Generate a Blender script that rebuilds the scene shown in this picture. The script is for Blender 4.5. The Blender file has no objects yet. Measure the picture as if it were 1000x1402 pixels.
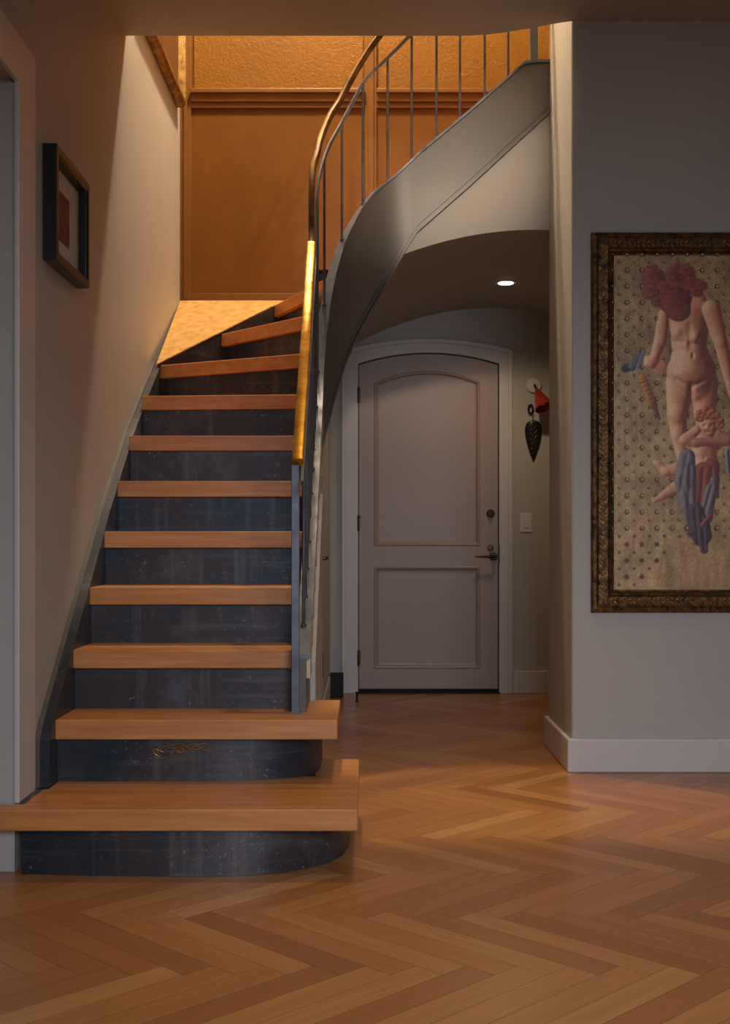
import bpy, bmesh, math, random
import numpy as np
from mathutils import Vector
random.seed(7)
R = math.radians
S = bpy.context.scene
COL = S.collection

# ---------------------------------------------------------------- camera, world, lights, exposure
F = 1680.0            # focal length in pixels of the 1000 px wide frame
EYE = 0.955           # eye height
HZ = 735.0            # horizon row
cd = bpy.data.cameras.new('camera'); cam = bpy.data.objects.new('camera', cd); COL.objects.link(cam)
cam.location = (0, 0, EYE); cam.rotation_euler = (R(90), 0, 0)
cd.sensor_fit = 'HORIZONTAL'; cd.sensor_width = 36; cd.lens = 36 * F / 1000
cd.shift_y = 0.034; cd.clip_start = 0.05
S.camera = cam
S.view_settings.view_transform = 'Standard'; S.view_settings.look = 'None'
S.view_settings.gamma = 1; S.view_settings.use_curve_mapping = False
S.view_settings.exposure = -0.12
w = bpy.data.worlds.new('world'); S.world = w; w.use_nodes = True
w.node_tree.nodes['Background'].inputs[0].default_value = (.75, .82, 1, 1)
w.node_tree.nodes['Background'].inputs[1].default_value = 0.02

def lamp(name, kind, loc, energy, color, rot=(0, 0, 0), **kw):
    l = bpy.data.lights.new(name, kind); l.energy = energy; l.color = color
    for k, v in kw.items(): setattr(l, k, v)
    o = bpy.data.objects.new(name, l); COL.objects.link(o); o.location = loc; o.rotation_euler = rot
    return o
lamp('stairwell_light', 'POINT', (-0.30, 6.0, 5.1), 430, (1.0, .82, .60), shadow_soft_size=.09)
lamp('stairwell_wash', 'AREA', (0.75, 5.75, 5.2), 10, (1.0, .80, .50), rot=(R(22), 0, 0), shape='RECTANGLE', size=1.2, size_y=.5)
lamp('window_light', 'AREA', (0.9, -1.8, 1.75), 48, (.72, .81, 1.0), rot=(R(62), 0, R(2)), shape='RECTANGLE', size=1.9, size_y=1.5, spread=R(82))
lamp('room_ceiling_light', 'AREA', (0.3, 2.4, 2.98), 7, (1.0, .86, .70), shape='DISK', size=.5, spread=R(140))
sp_ = lamp('stair_spotlight', 'SPOT', (0.55, 2.9, 2.95), 200, (1.0, .80, .60), spot_size=R(28), spot_blend=1.0, shadow_soft_size=.06)
sp_.rotation_euler = (Vector((0.30, 5.6, 2.70)) - sp_.location).to_track_quat('-Z', 'Y').to_euler()
lamp('warm_floor_fill', 'SPOT', (0.25, 3.9, 3.02), 50, (1.0, .76, .48), spot_size=R(84), spot_blend=.9, shadow_soft_size=.04)  # fill without a fitting, added to warm the mid floor and lowest treads
lamp('hall_downlight', 'SPOT', (0.775, 6.75, 2.30), 22, (1.0, .76, .50), spot_size=R(150), spot_blend=.8, shadow_soft_size=.04)

# ---------------------------------------------------------------- materials
def srgb(r, g, b):
    f = lambda c: (c/255/12.92) if c <= 10.3 else ((c/255+.055)/1.055)**2.4
    return (f(r), f(g), f(b), 1)
class NT:
    def __init__(s, name):
        s.m = bpy.data.materials.new(name); s.m.use_nodes = True; s.t = s.m.node_tree; s.n = s.t.nodes
        s.b = s.n['Principled BSDF']
    def add(s, typ, **kw):
        n = s.n.new(typ)
        for k, v in kw.items():
            if isinstance(k, str) and hasattr(n, k): setattr(n, k, v)
        return n
    def link(s, a, b): s.t.links.new(a, b)
    def coord(s, kind='Object', scale=(1, 1, 1)):
        c = s.n.new('ShaderNodeTexCoord'); m = s.n.new('ShaderNodeMapping'); m.inputs['Scale'].default_value = scale
        s.link(c.outputs[kind], m.inputs[0]); return m.outputs[0]
    def noise(s, vec, scale, detail=4, rough=.55, dist=0):
        n = s.n.new('ShaderNodeTexNoise'); s.link(vec, n.inputs['Vector'])
        n.inputs['Scale'].default_value = scale; n.inputs['Detail'].default_value = detail
        n.inputs['Roughness'].default_value = rough; n.inputs['Distortion'].default_value = dist
        return n.outputs[0]
    def ramp(s, fac, stops):
        r = s.n.new('ShaderNodeValToRGB'); e = r.color_ramp.elements
        while len(e) < len(stops): e.new(.5)
        for k, (p, c) in enumerate(stops): e[k].position = p; e[k].color = c
        s.link(fac, r.inputs[0]); return r.outputs[0]
    def mix(s, fac, a, b, mode='MIX'):
        m = s.n.new('ShaderNodeMix'); m.data_type = 'RGBA'; m.blend_type = mode
        for k, v in ((0, fac), (6, a), (7, b)):
            if isinstance(v, (int, float, tuple)): m.inputs[k].default_value = v
            else: s.link(v, m.inputs[k])
        return m.outputs[2]
    def bump(s, h, strength=.3, dist=.01):
        b = s.n.new('ShaderNodeBump'); b.inputs['Strength'].default_value = strength; b.inputs['Distance'].default_value = dist
        s.link(h, b.inputs['Height']); s.link(b.outputs[0], s.b.inputs['Normal'])
    def set(s, **kw):
        for k, v in kw.items():
            k = {'color': 'Base Color', 'rough': 'Roughness', 'metal': 'Metallic', 'coat': 'Coat Weight', 'spec': 'Specular IOR Level'}[k]
            if isinstance(v, (int, float, tuple)): s.b.inputs[k].default_value = v
            else: s.link(v, s.b.inputs[k])
        return s.m
G = lambda v: (v, v, v, 1)

def paint(name, c, rough=.55, var=.04, bump=.06):
    t = NT(name); v = t.coord()
    n = t.noise(v, 1.7, 3)
    a = tuple(x*(1-var) for x in c[:3])+(1,); b = tuple(min(1, x*(1+var)) for x in c[:3])+(1,)
    t.bump(t.noise(v, 90, 3), bump, .004)
    return t.set(color=t.ramp(n, [(.3, a), (.7, b)]), rough=rough)
def metal(name, c1, c2, rough=.3, scale=12, mt=1.0, stretch=(1, 1, 1), bump=.1):
    t = NT(name); v = t.coord(scale=stretch); n = t.noise(v, scale, 6, .65)
    t.bump(n, bump, .004)
    return t.set(color=t.ramp(n, [(.35, c1), (.65, c2)]), rough=t.ramp(n, [(.3, G(rough*1.4)), (.7, G(rough*.8))]), metal=mt)
def oak(name, mode='Object'):
    t = NT(name)
    v = t.coord(scale=(1.0, 14, 14))
    n1 = t.noise(v, 2.2, 6, .6, .6); n2 = t.noise(t.coord(scale=(2, 60, 60)), 4, 3)
    c = t.ramp(n1, [(.25, srgb(176, 112, 54)), (.5, srgb(200, 134, 70)), (.75, srgb(216, 156, 92))])
    c = t.mix(t.ramp(n2, [(.35, G(0)), (.75, G(.35))]), c, srgb(140, 82, 44))
    oi = t.n.new('ShaderNodeObjectInfo')
    t.bump(n2, .08, .002)
    return t.set(color=c, rough=.38)
def floor_mat():
    t = NT('oak_parquet')
    at = t.n.new('ShaderNodeAttribute'); at.attribute_name = 'rnd'
    uv = t.n.new('ShaderNodeUVMap'); uv.uv_map = 'UVMap'
    m = t.n.new('ShaderNodeMapping'); m.inputs['Scale'].default_value = (1.6, 22, 1); t.link(uv.outputs[0], m.inputs[0])
    m2 = t.n.new('ShaderNodeMapping'); m2.inputs['Scale'].default_value = (3, 120, 1); t.link(uv.outputs[0], m2.inputs[0])
    n1 = t.noise(m.outputs[0], 1.8, 5, .6, .8); n2 = t.noise(m2.outputs[0], 2, 3)
    base = t.ramp(at.outputs['Fac'], [(0, srgb(140, 88, 40)), (.2, srgb(164, 106, 52)), (.55, srgb(180, 122, 62)), (.85, srgb(192, 136, 74)), (1, srgb(204, 150, 88))])
    c = t.mix(t.ramp(n1, [(.3, G(.45)), (.7, G(0))]), base, srgb(150, 92, 48))
    c = t.mix(t.ramp(n2, [(.45, G(0)), (.8, G(.25))]), c, srgb(120, 72, 36))
    t.bump(n2, .05, .001)
    return t.set(color=c, rough=t.ramp(n1, [(.3, G(.36)), (.7, G(.28))]))
def steel_mat():
    t = NT('patinated_steel'); v = t.coord()
    n1 = t.noise(v, 3.2, 6, .65, .3)
    c = t.ramp(n1, [(.30, srgb(30, 48, 58)), (.43, srgb(48, 54, 62)), (.54, srgb(62, 54, 52)), (.75, srgb(84, 88, 94))])
    st = t.noise(t.coord(scale=(10, 2, .5)), 1.6, 5, .6)          # faint vertical streaks
    c = t.mix(t.ramp(st, [(.56, G(0)), (.74, G(.4))]), c, srgb(128, 122, 116))
    hz = t.noise(t.coord(scale=(.8, 1, 16)), 2, 6, .7)           # horizontal wipes
    c = t.mix(t.ramp(hz, [(.54, G(0)), (.74, G(.3))]), c, srgb(124, 126, 130))
    sp = t.noise(v, 60, 7, .8)                                    # pale scratches and specks
    gate = t.noise(t.coord(scale=(1, 1, 1.6)), 4.5, 3)
    sc = t.mix(1.0, t.ramp(sp, [(.59, G(0)), (.66, G(.7))]), t.ramp(gate, [(.42, G(0)), (.56, G(1))]), 'MULTIPLY')
    c = t.mix(sc, c, srgb(170, 162, 150))
    t.bump(sp, .12, .003)
    return t.set(color=c, rough=t.ramp(n1, [(.3, G(.34)), (.7, G(.5))]), metal=.35)

M = {}
M['wall'] = paint('warm_grey_wall_paint', srgb(174, 167, 156))
M['trim'] = paint('white_trim_paint', srgb(196, 187, 179), .4, .02, .03)
M['door'] = paint('door_paint', srgb(160, 138, 124), .42, .02, .03)
M['ceiling'] = paint('ceiling_paint', srgb(166, 160, 152), .7)
M['oak'] = oak('oak_tread')
M['floor'] = floor_mat()
M['steel'] = steel_mat()
M['stringer'] = paint('grey_painted_steel', srgb(94, 86, 78), .38, .08, .03)
M['bluesteel'] = metal('blue_grey_steel', srgb(88, 92, 98), srgb(112, 116, 122), .45, 9, .55)
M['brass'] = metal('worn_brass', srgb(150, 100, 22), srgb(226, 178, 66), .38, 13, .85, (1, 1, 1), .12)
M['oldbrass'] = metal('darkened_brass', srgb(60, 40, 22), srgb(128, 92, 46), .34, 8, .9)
M['slim'] = metal('dark_slim_steel', srgb(70, 66, 66), srgb(92, 90, 92), .45, 9, .5)
M['bronze'] = metal('dark_bronze', srgb(58, 44, 34), srgb(92, 72, 50), .35, 14)
M['gold'] = metal('gold_leaf', srgb(176, 128, 58), srgb(222, 176, 98), .5, 22, .3, (1, 1, 1), .25)
M['giltdark'] = metal('carved_gilt', srgb(34, 22, 14), srgb(128, 92, 50), .4, 38, .6, (1, 1, 1), .9)
M['gilt'] = metal('bright_gilt', srgb(120, 86, 42), srgb(196, 156, 92), .34, 22, .75)
M['carve'] = metal('carved_gilt_highlights', srgb(128, 92, 46), srgb(214, 172, 108), .3, 40, .7)
M['stud'] = metal('polished_gilt', srgb(226, 194, 134), srgb(246, 224, 176), .25, 22, .45)
M['edge'] = metal('cream_worn_lit_edge', srgb(176, 150, 118), srgb(226, 206, 174), .5, 16, .0)  # worn paint plus the light along the stringer's top edge
M['black'] = paint('black_lacquer', srgb(24, 22, 24), .32, .2)
M['matteblack'] = paint('matte_black', srgb(22, 20, 20), .75, .2)
M['darkwood'] = paint('dark_stained_wood', srgb(38, 24, 18), .4, .2)
M['mat'] = paint('mat_board', srgb(196, 184, 170), .8)
M['red'] = metal('red_copper_enamel', srgb(150, 40, 20), srgb(196, 70, 40), .26, 8, .5)
M['white'] = paint('white_plastic', srgb(205, 198, 190), .4)
M['recess'] = paint('joint_black', srgb(12, 10, 10), .8)  # black of the floor joints, door sweep and threshold

def leather(name, c1, c2, rough, big, bumpy):
    t = NT(name); v = t.coord(); n = t.noise(v, 1.6, 4, .6)
    h = t.noise(v, big, 5, .6, 1.2)
    t.bump(h, bumpy, .012)
    c = t.mix(t.ramp(h, [(.4, G(0)), (.7, G(.15))]), t.ramp(n, [(.3, c1), (.7, c2)]), srgb(140, 90, 20))
    return t.set(color=c, rough=rough, metal=.05, spec=.25)
M['copper'] = leather('copper_leather_panel', srgb(100, 60, 10), srgb(112, 68, 14), .45, 6, .04)
M['embossed'] = leather('embossed_leather', srgb(112, 70, 8), srgb(128, 82, 12), .46, 34, .3)
M['coppertrim'] = leather('copper_stained_moulding', srgb(106, 68, 26), srgb(120, 78, 34), .4, 10, .03)
def emis(name, c, s):
    t = NT(name); t.b.inputs['Emission Color'].default_value = c; t.b.inputs['Emission Strength'].default_value = s
    return t.set(color=c, rough=.5)
M['glow'] = emis('lamp_diffuser', (1, .86, .66, 1), 4)
t = NT('picture_glass'); t.b.inputs['Transmission Weight'].default_value = 1; M['glass'] = t.set(color=(1, 1, 1, 1), rough=.02)
M['window_glass'] = M['glass']
def print_mat():
    t = NT('brown_print'); v = t.coord(); n = t.noise(v, 26, 5, .7)
    return t.set(color=t.ramp(n, [(.35, srgb(84, 46, 36)), (.65, srgb(132, 82, 66))]), rough=.7)
M['print'] = print_mat()
def old_painting():
    t = NT('old_dark_painting'); v = t.coord(); n = t.noise(v, 5, 5, .6)
    return t.set(color=t.ramp(n, [(.3, srgb(52, 26, 14)), (.6, srgb(96, 56, 28)), (.8, srgb(140, 98, 56))]), rough=.35)
M['oldpaint'] = old_painting()

# ---------------------------------------------------------------- mesh helpers
def box(bm, x0, x1, y0, y1, z0, z1, mi=0):
    vs = [bm.verts.new((x, y, z)) for z in (z0, z1) for x, y in ((x0, y0), (x1, y0), (x1, y1), (x0, y1))]
    for f in ((3, 2, 1, 0), (4, 5, 6, 7), (0, 1, 5, 4), (1, 2, 6, 5), (2, 3, 7, 6), (3, 0, 4, 7)):
        bm.faces.new([vs[k] for k in f]).material_index = mi
def prism(bm, pts, a0, a1, axis='z', mi=0):
    """pts 2D: axis z -> (x,y); axis y -> (x,z); axis x -> (y,z)"""
    def P(p, a):
        return {'z': (p[0], p[1], a), 'y': (p[0], a, p[1]), 'x': (a, p[0], p[1])}[axis]
    A = [bm.verts.new(P(p, a0)) for p in pts]; B = [bm.verts.new(P(p, a1)) for p in pts]
    bm.faces.new(A).material_index = mi; bm.faces.new(B[::-1]).material_index = mi
    n = len(pts)
    for k in range(n): bm.faces.new((A[k], B[k], B[(k+1) % n], A[(k+1) % n])).material_index = mi
def loft(bm, rings, closed=True, caps=True, mi=0):
    V = [[bm.verts.new(p) for p in r] for r in rings]; n = len(V[0])
    for a, b in zip(V, V[1:]):
        for k in range(n if closed else n-1):
            bm.faces.new((a[k], a[(k+1) % n], b[(k+1) % n], b[k])).material_index = mi
    if caps and closed: bm.faces.new(V[0][::-1]).material_index = mi; bm.faces.new(V[-1]).material_index = mi
def sweep(bm, path, prof, mi=0):
    """prof: (lateral, vertical) points; lateral is the horizontal normal (right of travel)"""
    rings = []
    for k, p in enumerate(path):
        a = path[max(0, k-1)]; b = path[min(len(path)-1, k+1)]
        t = Vector((b[0]-a[0], b[1]-a[1], b[2]-a[2])).normalized()
        h = Vector((t.x, t.y, 0)); h = h.normalized() if h.length > 1e-6 else Vector((0, 1, 0))
        n = Vector((h.y, -h.x, 0)); u = n.cross(t).normalized()
        rings.append([Vector(p) + n*l + u*v for l, v in prof])
    loft(bm, rings, mi=mi)
def tube(bm, path, r, seg=10, mi=0):
    path = [Vector(p) for p in path]; rings = []
    up = None
    for k, p in enumerate(path):
        t = (path[min(len(path)-1, k+1)] - path[max(0, k-1)]).normalized()
        if up is None: up = t.orthogonal().normalized()
        up = (up - t*up.dot(t)).normalized(); s = t.cross(up)
        rr = r[k] if isinstance(r, (list, tuple)) else r
        rings.append([p + (up*math.cos(2*math.pi*j/seg) + s*math.sin(2*math.pi*j/seg))*rr for j in range(seg)])
    loft(bm, rings, mi=mi)
def lathe(bm, prof, origin, axis, seg=24, mi=0):
    a = Vector(axis).normalized(); u = a.orthogonal().normalized(); v = a.cross(u); o = Vector(origin)
    rings = [[o + a*h + (u*math.cos(2*math.pi*j/seg)+v*math.sin(2*math.pi*j/seg))*max(r, 1e-4) for j in range(seg)] for r, h in prof]
    loft(bm, rings, mi=mi)
def obj(name, bm, mats, parent=None, bevel=0, smooth=False, seg=2):
    bmesh.ops.recalc_face_normals(bm, faces=bm.faces)
    me = bpy.data.meshes.new(name); bm.to_mesh(me); bm.free()
    for m in (mats if isinstance(mats, (list, tuple)) else [mats]): me.materials.append(m)
    if smooth:
        me.polygons.foreach_set('use_smooth', [True]*len(me.polygons))
        try: me.set_sharp_from_angle(angle=R(38))
        except Exception: pass
    o = bpy.data.objects.new(name, me); COL.objects.link(o)
    if parent: o.parent = parent
    if parent and parent_origin(parent).length > 0:
        # geometry is written in world space; shift it into the parent's frame
        off = parent_origin(parent)
        for v in me.vertices: v.co -= off
    if bevel:
        b = o.modifiers.new('bevel', 'BEVEL'); b.width = bevel; b.segments = seg; b.limit_method = 'ANGLE'; b.angle_limit = R(40)
    return o
def parent_origin(p):
    off = Vector((0, 0, 0))
    while p: off += p.location; p = p.parent
    return off
def BM(): return bmesh.new()
def bobj(name, m, parent, *boxes, bevel=0):
    bm = BM()
    for b in boxes: box(bm, *b)
    return obj(name, bm, m, parent, bevel)
def tag(o, label=None, cat=None, group=None, kind=None):
    for k, v in (('label', label), ('category', cat), ('group', group), ('kind', kind)):
        if v: o[k] = v
    return o
def thing(name, loc, label, cat, group=None):
    o = bpy.data.objects.new(name, None); COL.objects.link(o); o.location = loc; o.empty_display_size = .1
    return tag(o, label, cat, group)
def struct(o): o['kind'] = 'structure'; return o
def px(x, y, d): return Vector(((x-500)*d/F, d, EYE + (HZ-y)*d/F))

# ---------------------------------------------------------------- the setting
CEIL = 3.05; WL = -1.0; DW = 4.985; DA = 5.60; DB = 6.64; DH = 7.50; TOP = 5.4; XR = 2.7
# herringbone floor: rows run across the room
def build_floor():
    n = 7; wd = .08; s2 = wd/math.sqrt(2); Y0 = 3.07
    V = []; Fc = []; rnd = []; UV = []
    def plank(a0, a1, b0, b1, horiz):
        g = .006
        c = [(a0+g, b0+g), (a1-g, b0+g), (a1-g, b1-g), (a0+g, b1-g)]
        P = [((a+b)*s2, Y0 + (b-a)*s2) for a, b in c]
        cx = sum(p[0] for p in P)/4; cy = sum(p[1] for p in P)/4
        if not (-2.3 < cx < 2.9 and -2.2 < cy < 7.7): return
        k = len(V); V.extend([(x, y, 0) for x, y in P]); Fc.append((k, k+1, k+2, k+3))
        r = random.random(); r = r*.75 + .25*random.random(); rnd.append(r)
        o1 = random.random()*40; o2 = random.random()*40
        for a, b in c:
            u, v = (a, b) if horiz else (b, a)
            UV.append((u*wd+o1, v*wd+o2))
    for m in range(-12, 13):
        for i in range(-130, 131):
            o = 2*n*m
            plank(i+o, i+o+n, i, i+1, True)
            plank(i+o+n, i+o+n+1, i+1-n, i+1, False)
    k = len(V)                                       # dark base slab under the planks
    for z in (-.08, -.0008):
        V.extend([(-2.3, -2.2, z), (2.9, -2.2, z), (2.9, 7.7, z), (-2.3, 7.7, z)])
    for f in ((3, 2, 1, 0), (4, 5, 6, 7), (0, 1, 5, 4), (1, 2, 6, 5), (2, 3, 7, 6), (3, 0, 4, 7)):
        Fc.append(tuple(k+j for j in f)); rnd.append(0.0); UV.extend([(0, 0)]*4)
    me = bpy.data.meshes.new('floor'); me.from_pydata(V, [], Fc)
    a = me.attributes.new('rnd', 'FLOAT', 'FACE'); a.data.foreach_set('value', rnd)
    u = me.uv_layers.new(name='UVMap'); u.data.foreach_set('uv', [c for p in UV for c in p])
    me.materials.append(M['floor']); me.materials.append(M['recess'])
    for p in list(me.polygons)[-6:]: p.material_index = 1
    o = bpy.data.objects.new('floor', me); COL.objects.link(o); struct(o)
build_floor()

# ceiling of the room with the curved edge of the stairwell opening
bm = BM()
edge = [(XR+.1, DW+.1), (.9, DW+.1), (.84, DW)] + [(.84-.44*t, DW + (5.13-DW)*(math.sin(t*math.pi/2)**1.2)) for t in [k/12 for k in range(1, 13)]] + [(WL-.1, 5.13)]
prism(bm, [(-2.3, -2.1), (XR+.1, -2.1)] + edge + [(WL-.1, 3.9), (-2.3, 3.9)], CEIL, CEIL+.30)
struct(obj('ceiling', bm, M['ceiling']))

# left wall with a cased opening that the lowest tread runs through
bm = BM()
prism(bm, [(3.5, 0), (6.8, 0), (6.8, TOP), (-2.1, TOP), (-2.1, 0), (2.2, 0), (2.2, 2.26), (3.5, 2.26)], WL-.26, WL, 'x')
struct(obj('wall_left', bm, M['wall']))
struct(bobj('wall_side_room', M['wall'], None, (-2.3, -2.2, -2.1, 4.2, 0, CEIL), (-2.3, WL-.26, 4.1, 4.2, 0, CEIL)))
# casing round that opening: legs and head with a back band
bm = BM()
prism(bm, [(3.49, .196), (3.665, .196), (3.665, 2.385), (2.03, 2.385), (2.03, 0), (2.21, 0), (2.21, 2.25), (3.49, 2.25)], WL, WL+.016, 'x')
struct(obj('trim_1', bm, M['trim'], bevel=.004))

# right front wall: a thick pier whose left return faces the stair
bm = BM(); box(bm, .84, XR, DW, DA, 0, TOP)
struct(obj('wall_right', bm, M['wall'], bevel=.012, seg=3))
def baseboard(name, runs, h=.137, m='trim'):
    bm = BM()
    for r in runs: box(bm, r[0], r[1], r[2], r[3], 0, h)
    o = struct(obj(name, bm, M[m], bevel=.006, seg=3)); return o
bm = BM()
prism(bm, [(XR, DW), (XR, DW-.02), (.82, DW-.02), (.82, DA+.02), (1.4, DA+.02), (1.4, DA), (.84, DA), (.84, DW)], 0, .137)
struct(obj('baseboard_right', bm, M['trim'], bevel=.007, seg=3))
struct(bobj('wall_far_right', M['wall'], None, (XR, XR+.1, -2.1, 7.7, 0, TOP)))
# wall behind the camera with a window
bm = BM()
prism(bm, [(-2.3, 0), (XR+.1, 0), (XR+.1, CEIL), (-2.3, CEIL)], -2.2, -2.1, 'y')
struct(obj('wall_back', bm, M['wall']))
win = struct(bobj('window_1', M['trim'], None, (-.15, -.05, -2.1, -2.06, .9, 2.6), (1.85, 1.95, -2.1, -2.06, .9, 2.6), (-.15, 1.95, -2.1, -2.06, 2.5, 2.6), (-.15, 1.95, -2.1, -2.06, .9, 1.0)))
bobj('pane', M['window_glass'], win, (-.05, 1.85, -2.095, -2.09, 1.0, 2.5))

# ---- the hall under the arch
HXL = -.215; VC = .78; VR = 1.62; VZ = 2.355
vz = lambda x: VZ - (x-VC)**2/(2*VR)
xs = [HXL + (1.775-HXL)*k/40 for k in range(41)]
bm = BM()
prism(bm, [(x, vz(x)) for x in xs] + [(x, vz(x)+.02) for x in xs[::-1]], DA, DH+.1, 'y')
struct(obj('ceiling_hall', bm, M['wall'], smooth=True))
# wall over the arch, up to the curved stringer
def ztop_arch(x): return np.interp(x, [.18, .24, .73, .84], [2.30, 2.40, 2.84, 2.95])
xa = [.12 + (.845-.12)*k/20 for k in range(21)]
bm = BM()
prism(bm, [(x, vz(x)) for x in xa] + [(x, max(vz(x)+.01, float(ztop_arch(x)))) for x in xa[::-1]], DA-.008, DA+.008, 'y')
struct(obj('wall_over_arch', bm, M['wall']))
# end wall of the hall with the arched doorway cut out
DX0 = -8*DH/F; DX1 = 182*DH/F            # door leaf edges
DXC = (DX0+DX1)/2; DHW = (DX1-DX0)/2
def arch(x, side, crown, hw=DHW): # height of an arc through the side height at +-hw and the crown height
    rr = (hw*hw + (crown-side)**2)/(2*(crown-side)); return crown - rr + math.sqrt(max(0, rr*rr-(x-DXC)**2))
def arc_pts(x0, x1, side, crown, hw, n=24): return [(x0+(x1-x0)*k/n, arch(x0+(x1-x0)*k/n, side, crown, hw)) for k in range(n+1)]
g = .006
bm = BM()
op = arc_pts(DX0-g, DX1+g, 2.005+g, 2.072+g, DHW+g)
prism(bm, [(-.35, 0)] + [(DX0-g, 0)] + op + [(DX1+g, 0), (1.85, 0), (1.85, 2.45), (-.35, 2.45)], DH, DH+.12, 'y')
struct(obj('wall_hall_end', bm, M['wall']))
# casing
bm = BM()
cw = .082
outer = arc_pts(DX0-cw-.02, DX1+cw, 2.092, 2.158, DHW+cw)
prism(bm, [(DX0-cw-.02, 0)] + outer + [(DX1+cw, 0), (DX1+g, 0)] + op[::-1] + [(DX0-g, 0)], DH-.018, DH, 'y')
o2 = arc_pts(DX0-cw-.024, DX1+cw+.004, 2.096, 2.162, DHW+cw); o3 = arc_pts(DX0-cw, DX1+cw-.022, 2.070, 2.136, DHW+cw-.02)
prism(bm, [(DX0-cw-.024, 0)] + o2 + [(DX1+cw+.004, 0), (DX1+cw-.022, 0)] + o3[::-1] + [(DX0-cw, 0)], DH-.028, DH-.018, 'y')
struct(obj('trim_2', bm, M['trim'], bevel=.003))
# door leaf with two recessed panels
def frame_ring(bm, outer, inner, y0, y1, mi=0):
    """ring between two closed 2D loops with equal counts, in the xz plane"""
    n = len(outer); L = []
    for loop, y in ((outer, y0), (inner, y1)): L.append([bm.verts.new((p[0], y, p[1])) for p in loop])
    for k in range(n): bm.faces.new((L[0][k], L[0][(k+1) % n], L[1][(k+1) % n], L[1][k])).material_index = mi
    return L
bm = BM()
yf = DH + .004
PXL, PXR = 12*DH/F, 158*DH/F
zz = lambda y, d=DH: EYE + (HZ-y)*d/F
lowp = [(PXL, zz(916)), (PXR, zz(916)), (PXR, zz(775)), (PXL, zz(775))]
upz = zz(748)
na = 16
def up_loop(i):
    xs_ = [PXR-i-(PXR-PXL-2*i)*k/na for k in range(na+1)]
    return [(PXL+i, upz+i), (PXR-i, upz+i)] + [(x, arch(x, 2.005-.105-i, 2.072-.10-i, DHW-.1)) for x in xs_]
def rect_loop(i): return [(lowp[0][0]+i, lowp[0][1]+i), (lowp[1][0]-i, lowp[1][1]+i), (lowp[2][0]-i, lowp[2][1]-i), (lowp[3][0]+i, lowp[3][1]-i)]
zb = zz(943.5)
leaf_out = [(DX0, zb), (DX1, zb)] + arc_pts(DX1, DX0, 2.005, 2.072, DHW)
# front face pieces: build with edge nets and fill
def loop_verts(pts, y): return [bm.verts.new((p[0], y, p[1])) for p in pts]
def loop_edges(vs): return [bm.edges.new((vs[k], vs[(k+1) % len(vs)])) for k in range(len(vs))]
vo = loop_verts(leaf_out, yf); eo = loop_edges(vo)
holes = []
for fn in (up_loop, rect_loop):
    prev = loop_verts(fn(0), yf); holes += loop_edges(prev)
    for i, y in ((.008, yf-.004), (.016, yf-.002), (.024, yf+.010), (.034, yf+.012)):
        cur = loop_verts(fn(i), y)
        for k in range(len(prev)): bm.faces.new((prev[k], prev[(k+1) % len(prev)], cur[(k+1) % len(cur)], cur[k]))
        prev = cur
    bm.faces.new(prev)
bmesh.ops.triangle_fill(bm, use_beauty=True, use_dissolve=False, edges=eo+holes)
vb = loop_verts(leaf_out, yf+.04)
for k in range(len(vo)): bm.faces.new((vo[k], vo[(k+1) % len(vo)], vb[(k+1) % len(vb)], vb[k]))
bm.faces.new(vb)
door = struct(obj('door_1', bm, M['door']))
bobj('door_sweep', M['recess'], door, (DX0, DX1, yf-.006, yf+.03, .004, zb+.002))
bobj('threshold', M['recess'], door, (DX0-.01, DX1+.01, DH-.03, DH+.05, 0, .006))
for y in (541, 716, 901):                              # hinge knuckles
    bm = BM(); c = px(490.5, y, DH-.012)
    lathe(bm, [(.0, -.05), (.006, -.05), (.008, -.046), (.008, .046), (.006, .05), (0, .05)], c, (0, 0, 1), 12)
    box(bm, c.x-.002, c.x+.016, DH-.004, DH+.003, c.z-.045, c.z+.045)
    obj('hinge', bm, M['bronze'], door, smooth=True)
def rose(bm, c, r=.024): lathe(bm, [(0, 0), (r, 0), (r, .006), (r*.8, .011), (0, .012)], c, (0, -1, 0), 20)
c = px(672, 703, DH+.002); bm = BM(); rose(bm, c, .025); lathe(bm, [(.013, .01), (.013, .022), (0, .023)], c, (0, -1, 0), 16)
box(bm, c.x-.003, c.x+.003, c.y-.036, c.y-.02, c.z-.014, c.z+.014)
obj('deadbolt', bm, M['bronze'], door, smooth=True)
c = px(676, 762, DH+.002); bm = BM(); rose(bm, c, .025); rose(bm, px(672, 750, DH+.002), .019)
tube(bm, [c, c+Vector((0, -.045, 0)), c+Vector((-.012, -.058, 0)), c+Vector((-.05, -.06, .002)), c+Vector((-.112, -.056, .005))], [.011, .010, .010, .008, .006], 12)
obj('door_handle', bm, M['bronze'], door, smooth=True)
bobj('strike_plate', M['black'], door, (DX1+.001, DX1+.010, DH-.02, DH-.01, zz(772), zz(744)))
# baseboards at the hall end
struct(bobj('baseboard_hall', M['trim'], None, (DX1+cw+.005, 1.77, DH-.018, DH, 0, .138), (DX1+.088, DX1+.10, DH-.024, DH, 0, .14), (.94, 1.1, DH-.03, DH, 0, .137), bevel=.004))
struct(bobj('wall_hall_right', M['wall'], None, (1.775, 1.85, DA, DH+.1, 0, 2.4)))
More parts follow.
